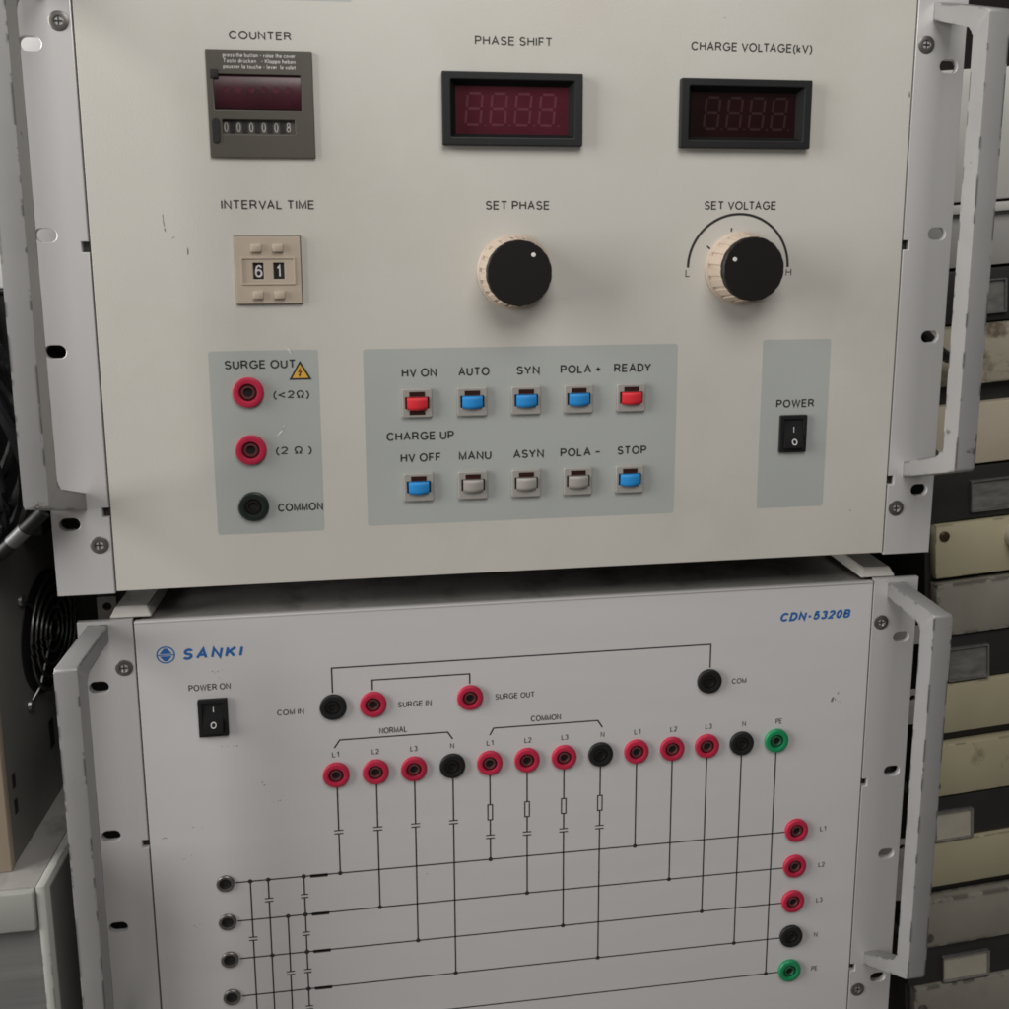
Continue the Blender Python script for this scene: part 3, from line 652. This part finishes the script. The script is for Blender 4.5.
emit('maker_emblem', bm, M['blue_ink'], F, sm=False)
# jacks
ROW = -61.8
JX = [-108.1+21.97*i for i in range(13)]
JX = [-108.0, -85.7, -63.9, -41.7, -20.0, 2.0, 24.0, 46.0, 67.8, 89.8, 111.4, 133.2, 155.2]
kinds = ['red', 'red', 'red', 'black']*3+['green']
jack(F, -108.3, -20.2, 'black'); jack(F, -86.0, -20.2, 'red'); jack(F, -31.0, -20.1, 'red'); jack(F, 111.6, -20.1, 'black')
for x, k in zip(JX, kinds): jack(F, x, ROW, k)
BUS = [-124.5, -149.2, -173.7, -198.4, -222.9]
for z, k in zip(BUS, ('red', 'red', 'red', 'black', 'green')): jack(F, 171.0, z+1.2, k)
for z in BUS:
    bm = bmesh.new(); lathe(bm, [(5.0, 0), (5.0, -0.9), (4.6, -1.3), (3.5, -1.3), (3.3, -0.9), (3.2, 0.0)], -172.4, z+0.3, 32)
    o = emit('input_terminal', bm, M['steel'], F)
    bm = bmesh.new(); lathe(bm, [(3.25, -0.5), (2.4, -0.7), (2.2, -0.15), (0, -0.1)], -172.4, z+0.3, 24); emit('terminal_bore', bm, M['hole'], F, o)
# wiring diagram
bm = bmesh.new(); Y = -0.05; W = 0.85
def ln(*p, w=W): ribbon(bm, list(p), w, Y)
def dot(x, z, r=1.35): poly(bm, circ(x, z, r, 16), Y-0.02)
def cap_v(x, z0, z1, zc, g=1.0, hw=2.6):
    ln((x, z0), (x, zc+g)); ln((x, zc-g), (x, z1)); ln((x-hw, zc+g), (x+hw, zc+g), w=0.75); ln((x-hw, zc-g), (x+hw, zc-g), w=0.75)
ln((-108.5, -12), (-108.5, 2.8), (112.0, 2.8), (112.0, -12))
ln((-86.3, -12), (-86.3, -5.9), (-31.1, -5.9), (-31.1, -12))
ln((-108.6, -45.6), (-105.4, -40.9), (-44.2, -40.9), (-41.4, -45.4)); ln((-19.8, -44.8), (-17.5, -40.5), (44.2, -40.5), (47.0, -45.0))
for i, z in enumerate(BUS[:4]):
    ln((-167, z), (171, z)); ln((-125.0, z-0.3), (-114.9, z-0.3), w=2.1)
ln((-167, BUS[4]), (171, BUS[4]))
for i in range(4):
    cap_v(JX[i]+0.2, ROW, BUS[i], -98.2); dot(JX[i]+0.2, BUS[i])
    x = JX[i+4]+0.1
    ln((x, ROW), (x, -89.0)); ribbon(bm, rect(x-1.35, x+1.35, -98.7, -89.0), 0.75, Y, True); cap_v(x, -98.7, BUS[i], -109.7); dot(x, BUS[i])
for i in range(5):
    x = JX[i+8]+0.4; ln((x, ROW), (x, BUS[i])); dot(x, BUS[i])
b0, b1, b2, b3, b4 = BUS
cap_v(-158.7, b0, b4-20, -161.6, hw=2.4); dot(-158.7, b0)
cap_v(-148.7, b0, b2, -137.5, hw=2.4); dot(-148.7, b0); dot(-148.5, b2); ln((-148.7, b2), (-148.7, b4-20))
cap_v(-138.5, b1, b4-20, -186.6, hw=2.4); dot(-138.5, b1)
for k, (p, q) in enumerate(((b0, b1), (b1, b2), (b2, b3), (b3, b4))):
    cap_v(-128.6, p, q, (p+q)/2-0.3, hw=2.2); dot(-128.6, p, 1.45)
emit('wiring_diagram', bm, M['ink'], F, sm=False)
# small stains and nicks on the sheet
R = random.Random(5); mk = []
for x, z, n_, sp in ((-150, -64, 3, 2), (-141, -74, 4, 3), (-165.5, -38.5, 4, 5), (-170, 4, 5, 5), (-190, -150, 3, 3), (-186, -88, 2, 3), (-60, -130, 2, 4), (195, -40, 2, 1), (60, -150, 3, 4), (-192, -106, 3, 3)):
    for _ in range(n_):
        a, c_ = x+R.uniform(-sp, sp), z+R.uniform(-sp, sp)*0.6
        mk.append((R.uniform(0.4, 0.9), (a, c_), (a+R.uniform(-.9, .9), c_+R.uniform(-.6, .6))))
mk += [(0.45, (-205.8, -93.6), (-204.0, -92.4), (-202.3, -93.4)), (1.5, (189.8, -39.5), (190.6, -36.2)), (0.9, (192.0, -38.6), (192.4, -37.2)), (0.9, (193.6, -34.6), (194.1, -33.0))]
tiny_marks('scuff_mark', mk, M['smudge'], F)
rocker(F, -181.5, -165.6, -32.5, -10.4, (-16.6, -25.0))
for x in (-190, 190):
    for y in (40, 345):
        emit('foot', box(x-13, x+13, y-13, y+13, LB-8, LB+2, bev=1.5), M['black'], F)

# ================================================================== BACKGROUND, RIGHT: leaning pile of old units
RR = (0, math.radians(-4.5), math.radians(-0.5))
PM = Matrix.Rotation(math.radians(-0.5), 3, 'Z') @ Matrix.Rotation(math.radians(-4.5), 3, 'Y')
PO = Vector((281, 70, -600))
def pile_thing(name, x, z, label, cat, group=None):
    p = PO+PM @ Vector((x, 0, z))
    t = thing(name, p, label, cat, group, rot=RR)
    return t, Frame(t, (-x, 0, -z))
HOLD = {0: (56, 90.4, 544.6, 566.8, 'grey'), 1: (66.1, 98, 411.3, 433.2, 'grey'), 2: (50, 79.9, 290.9, 314.8, 'grey'), 3: (40, 68.6, 168.8, 191.8, 'card'), 4: (45.4, 82, 53.0, 73.8, 'card')}
BANDS = [(574.3, 539.1, 498.7, 485.7, 443.2), (443.2, 405.6, 366.7, 362.2, 324.0), (324.0, 289.6, 251.8, 242.2, 202.1), (202.1, 169.0, 132.6, 122.4, 83.0), (83.0, 51.5, 15.0, 5.0, -34.0)]
XL = [34.0, 41.0, 35.0, 28.5, 23.5]
LBL = ['old cream drawer unit with brown stained front, topmost of the five stacked at the right',
       'old cream drawer unit with a clean olive upper panel, second from top of the pile',
       'old cream drawer unit behind the lower right handle, middle of the five stacked units',
       'old cream drawer unit with yellowed label and chipped grey lower panel, fourth down the pile',
       'old dirty drawer unit with a white label card, lowest of the pile at the right']
MA = ['olive_dirty', 'olive', 'olive', 'olive', 'grey_dirty']; MBm = ['cream_panel', 'grey_dirty', 'olive', 'grey_dirty', 'grey_dirty']
for i, (a, b, c, d, e) in enumerate(BANDS):
    x0 = XL[i]; x1 = x0+330
    t, F = pile_thing('drawer_unit', x0, e, LBL[i], 'drawer unit', 'old cream drawer units piled at the right')
    emit('case', box(x0-3, x1, 8, 330, e+0.6, a-0.6, bev=1), M['charcoal'], F)
    emit('header_strip', box(x0-4, x1, 2.0, 7.8, b+0.4, a-0.8, bev=0.8), M['charcoal'], F)
    emit('upper_panel', box(x0, x1, 0, 7.9, c, b-1.2, bev=0.9), M[MA[i]], F)
    emit('lower_panel', box(x0, x1, -1.0 if i % 2 else 0.5, 7.9, e+1.2, d, bev=0.9), M[MBm[i]], F)
    hx0, hx1, hz0, hz1, hk = HOLD[i]
    h = emit('label_holder', plate([rect(hx0, hx1, hz0, hz1, 0.8), rect(hx0+0.7, hx1-1.3, hz0+0.7, hz1-0.9, 0.4)], -1.2, 3.0, 0.25), M['steel_light'], F)
    emit('label_card', box(hx0+0.8, hx1-1.4, 0.6, 1.6, hz0+0.8, hz1-1.0), M['card'] if hk == 'card' else M['card_grey'], F, h)
    bm = bmesh.new(); lathe(bm, [(3.6, 0.2), (3.5, -0.9), (2.6, -1.5), (0, -1.7)], x0+6.2, (b+c)/2+10.5 if i == 1 else (b+c)/2, 24); emit('screw', bm, M['brass'] if i == 1 else M['steel'], F)
    bm = bmesh.new(); lathe(bm, [(3.4, (-1.2 if i % 2 else 0.3)), (3.2, (-1.9 if i % 2 else -0.4)), (0, (-2.1 if i % 2 else -0.6))], x0+6.0, (d+e)/2-10, 24); emit('screw', bm, M['steel'], F)
    if i == 1:
        bm = bmesh.new(); lathe(bm, [(9, 0), (9.2, -9), (8.0, -12), (0, -12.5)], 99.5, 391.5, 32); emit('pull_knob', bm, M['card'], F)
t, F = pile_thing('bench_instrument', 30, 575.2, 'pale grey box with a dark seam across its front, on top of the cream pile', 'instrument')
emit('case', box(30, 360, 14, 300, 575.4, 698.4, bev=1), M['mid_grey'], F)
emit('front_cover', box(30, 360, 0, 13.9, 617.2, 698.4, bev=1.2), M['pale_grey'], F)
emit('cover_lip', box(30, 360, 0.6, 13.9, 609.6, 615.6, bev=1.0), M['pale_grey'], F)
emit('lower_front', box(30, 360, 6.0, 13.9, 575.4, 609.2, bev=0.5), M['mid_grey'], F)  # darker grey puts the shade beneath the lip into the colour
# black cable hanging on the first drawer unit, seen through the upper right handle
bm = bmesh.new(); tube(bm, [(252, 55, -55), (256, 52, -57.5), (261, 50, -62), (266, 49, -68), (272, 50, -73), (280, 54, -77), (300, 58, -82)], 3.6, 10)
o = emit('power_cord', bm, M['black_gloss'], Frame(None)); tag(o, 'short black cord crossing the stained cream drawer behind the upper right handle', 'cord')

# ================================================================== BACKGROUND, LEFT
t = thing('steel_cabinet', (-390, 120, FLOOR), 'pale grey green cabinet with ribbed front, standing at the lower left', 'cabinet')
F = Frame(t, (390, -120, -FLOOR))
emit('side_panel', box(-257.8, -253.2, -18, 330, FLOOR, -335.2, bev=0.6), M['pale_box'], F)
emit('body', box(-520, -260, -8, 325, FLOOR, -337.2, bev=0.5), M['side_dark'], F)
emit('top_plate', box(-520, -258.6, -16, 325, -337.1, -336.3), M['lid'], F)
emit('front_lip', box(-520, -258.8, -19.5, -8.1, -359.5, -337.2, bev=1.0), M['pale_box'], F)
emit('ribbed_panel', box(-520, -258.4, -12, -8.1, FLOOR+4, -360.2, bev=0.4), M['grille'], F)
emit('shade_sheet', box(-253.1, -252.6, -12, 326, FLOOR+2, -340), M['side_dark'], F)  # added dark sheet, paints the shadow between cabinet and instrument
t = thing('fan_unit', (-390, 120, -336.2), 'dark grey unit with round wire fan guard and beige front board, on the cabinet', 'fan unit')
F = Frame(t, (390, -120, 336.2))
emit('body', box(-480, -275.6, 2.5, 330, -335.8, -169.5, bev=0.8), M['side_dark'], F)
emit('front_board', box(-480, -275.2, -3, 2.3, -336.1, -169, bev=0.6), M['wood'], F)
def on_side(u, v, x=-274.6): return (x, u, v)
fy, fz = 68.0, -231.0
bm = bmesh.new(); lathe(bm, [(35.8, 0.0), (35.8, -0.8), (0, -0.8)], 0, 0, 40)
for v in bm.verts: v.co = (-275.3-v.co.y*0.6, v.co.x+fy, v.co.z+fz)
fo = emit('fan_opening', bm, M['hole'], F)
for r in (34, 27, 20, 13, 6.5):
    bm = bmesh.new(); tube(bm, [(-270.5, fy+r*math.cos(2*PI*i/36), fz+r*math.sin(2*PI*i/36)) for i in range(36)], 0.9, 8, True)
    emit('guard_ring', bm, M['wire'], F)
for k in range(4):
    a = PI/4+k*PI/2; bm = bmesh.new()
    tube(bm, [(-271.6, fy+5*math.cos(a), fz+5*math.sin(a)), (-271.6, fy+34*math.cos(a), fz+34*math.sin(a)), (-274.6, fy+43*math.cos(a), fz+43*math.sin(a))], 0.95, 8)
    sp = emit('guard_spoke', bm, M['wire'], F)
    bm = bmesh.new(); lathe(bm, [(3.2, 0), (3.0, -1.6), (0, -2.0)], 0, 0, 20)
    for v in bm.verts: v.co = (-275.0-v.co.y, v.co.x+fy+44*math.cos(a), v.co.z+fz+44*math.sin(a))
    emit('guard_screw', bm, M['steel_light'], F)
for a_ in (fz-60, fz-75):
    emit('vent_slot', box(-275.7, -275.1, 8, 11, a_-4, a_+4), M['hole'], F)
emit('vent_slot', box(-275.7, -275.1, 60, 66, fz-72, fz-55), M['hole'], F)
t = thing('black_instrument', (-390, 160, -168.8), 'black instrument lying on the fan unit behind the upper left handle', 'instrument')
F = Frame(t, (390, -160, 168.8))
emit('case', box(-500, -262, 42, 330, -165, -30, bev=1.5), M['black'], F)
for x in (-480, -285):
    for y in (70, 300): emit('foot', box(x-10, x+10, y-10, y+10, -168.7, -164.5, bev=0.8), M['black'], F)
emit('top_cover', box(-502, -261, 40, 332, -30.2, -28.5, bev=0.5), M['charcoal'], F)
o = emit('paper_carton', box(-480, -224, 48, 260, -28.3, 175, bev=1.5), M['white_card'], Frame(None)); tag(o, 'white carton on the black instrument, glimpsed through the upper left ear slots', 'carton')
R = random.Random(3)
bm = bmesh.new()
for k in range(7):
    pts = []
    cx, cy, cz = -272+R.uniform(-6, 4), 12+R.uniform(-6, 10), -95+R.uniform(-10, 10)
    ph = R.uniform(0, 6)
    for i in range(40):
        a = 2*PI*i/40; rr = 62+4*math.sin(2*a+ph)+R.uniform(-.6, .6)
        pts.append((cx+10*math.sin(a*2+ph)+k*0.8, cy+14*math.cos(a+ph), cz+rr*math.sin(a)))
    pts = [(p[0]+26*math.cos(2*PI*i/40)-20, p[1], p[2]) for i, p in enumerate(pts)]
    tube(bm, pts, 3.2, 8, True)
o = emit('cable_coil', bm, M['black_gloss'], Frame(None)); tag(o, 'coil of glossy black cables hanging behind the upper left handle', 'cable')
bm = bmesh.new(); tube(bm, [(-292, -4, -176), (-263, -5, -156.5), (-247.5, -5, -142), (-243, -4, -137.5)], 3.6, 12)
o = emit('cable_plug', bm, M['black'], Frame(None)); tag(o, 'black rod shaped cable plug with a grey band, slanting beside the upper left handle', 'plug')
ORG_p = o
bm = bmesh.new(); tube(bm, [(-259, -5, -152.7), (-252, -5, -146.1)], 3.9, 12); emit('grey_band', bm, M['band'], Frame(None), o)

# ================================================================== SETTING
def struct(name, bm, m):
    o = emit(name, bm, m, Frame(None)); o['kind'] = 'structure'; return o
struct('floor', box(-2500, 2500, -2500, 1200, FLOOR-20, FLOOR), M['floor'])
struct('wall', box(-2500, 2500, 700, 720, FLOOR+1, 1600), M['wall'])
bench = thing('low_bench', (LX, LY+190, FLOOR), 'low grey bench under the silver instrument', 'bench')
F = Frame(bench, (-LX, -LY-190, -FLOOR))
emit('bench_top', box(LX-212, LX+212, LY+12, LY+390, LZ+LB-30, LZ+LB-8, bev=2), M['bench'], F)
for sx in (-195, 195):
    for sy in (30, 372): emit('leg', box(LX+sx-12, LX+sx+12, LY+sy-12, LY+sy+12, FLOOR, LZ+LB-30.1, bev=1), M['bench'], F)

# ================================================================== CAMERA, LIGHT, RENDER
f, yaw, pit, rol = 899.9243, -0.1314801, -0.1572968, -0.0018763
cpos = Vector((-62.4534, -469.1025, -0.9126)); ppx, ppy = 15.0, -125.4214
cy_, sy_, cp_, sp_, cr_, sr_ = math.cos(yaw), math.sin(yaw), math.cos(pit), math.sin(pit), math.cos(rol), math.sin(rol)
R0 = Matrix(((1, 0, 0), (0, 0, 1), (0, 1, 0))); Rz = Matrix(((cy_, -sy_, 0), (sy_, cy_, 0), (0, 0, 1)))
Rp = Matrix(((1, 0, 0), (0, cp_, -sp_), (0, sp_, cp_))); Rr = Matrix(((cr_, sr_, 0), (-sr_, cr_, 0), (0, 0, 1)))
Mc = Rr @ Rp @ R0 @ Rz.transposed()          # rows: right, up, forward
rot = Matrix((Mc[0], Mc[1], -Mc[2])).transposed()
cam = bpy.data.cameras.new('camera'); co = bpy.data.objects.new('camera', cam); C.objects.link(co)
co.matrix_world = Matrix.Translation(Vector((cpos.x, cpos.y, cpos.z-FLOOR))*S) @ rot.to_4x4()
cam.sensor_width = 36; cam.lens = f/1009*36; cam.shift_x = -ppx/1009; cam.shift_y = ppy/1009
cam.clip_start = 0.02; cam.clip_end = 50
scene.camera = co
def area(name, loc, target, size, sy, power, col):
    l = bpy.data.lights.new(name, 'AREA'); l.shape = 'RECTANGLE'; l.size = size; l.size_y = sy; l.energy = power; l.color = col
    o = bpy.data.objects.new(name, l); C.objects.link(o)
    o.location = Vector((loc[0], loc[1], loc[2]-FLOOR))*S
    d = (Vector((target[0], target[1], target[2]-FLOOR))*S-o.location)
    o.rotation_euler = d.to_track_quat('-Z', 'Y').to_euler()
    return o
area('window_lamp', (-1700, -290, 330), (0, 0, -60), 1.1, 1.3, 53, (1.0, 0.978, 0.955))
area('fill_lamp', (30, -640, 600), (0, 0, -60), 0.55, 0.5, 5.7, (1.0, 0.978, 0.955))  # added close fill, its falloff imitates lens vignetting
w = bpy.data.worlds.new('World'); scene.world = w; w.use_nodes = True
bg = w.node_tree.nodes['Background']; bg.inputs['Color'].default_value = (0.62, 0.60, 0.59, 1); bg.inputs['Strength'].default_value = 0.155
scene.view_settings.view_transform = 'Standard'; scene.view_settings.look = 'None'; scene.view_settings.exposure = 0
scene.cycles.use_denoising = True
scene.cycles.filter_width = 1.75
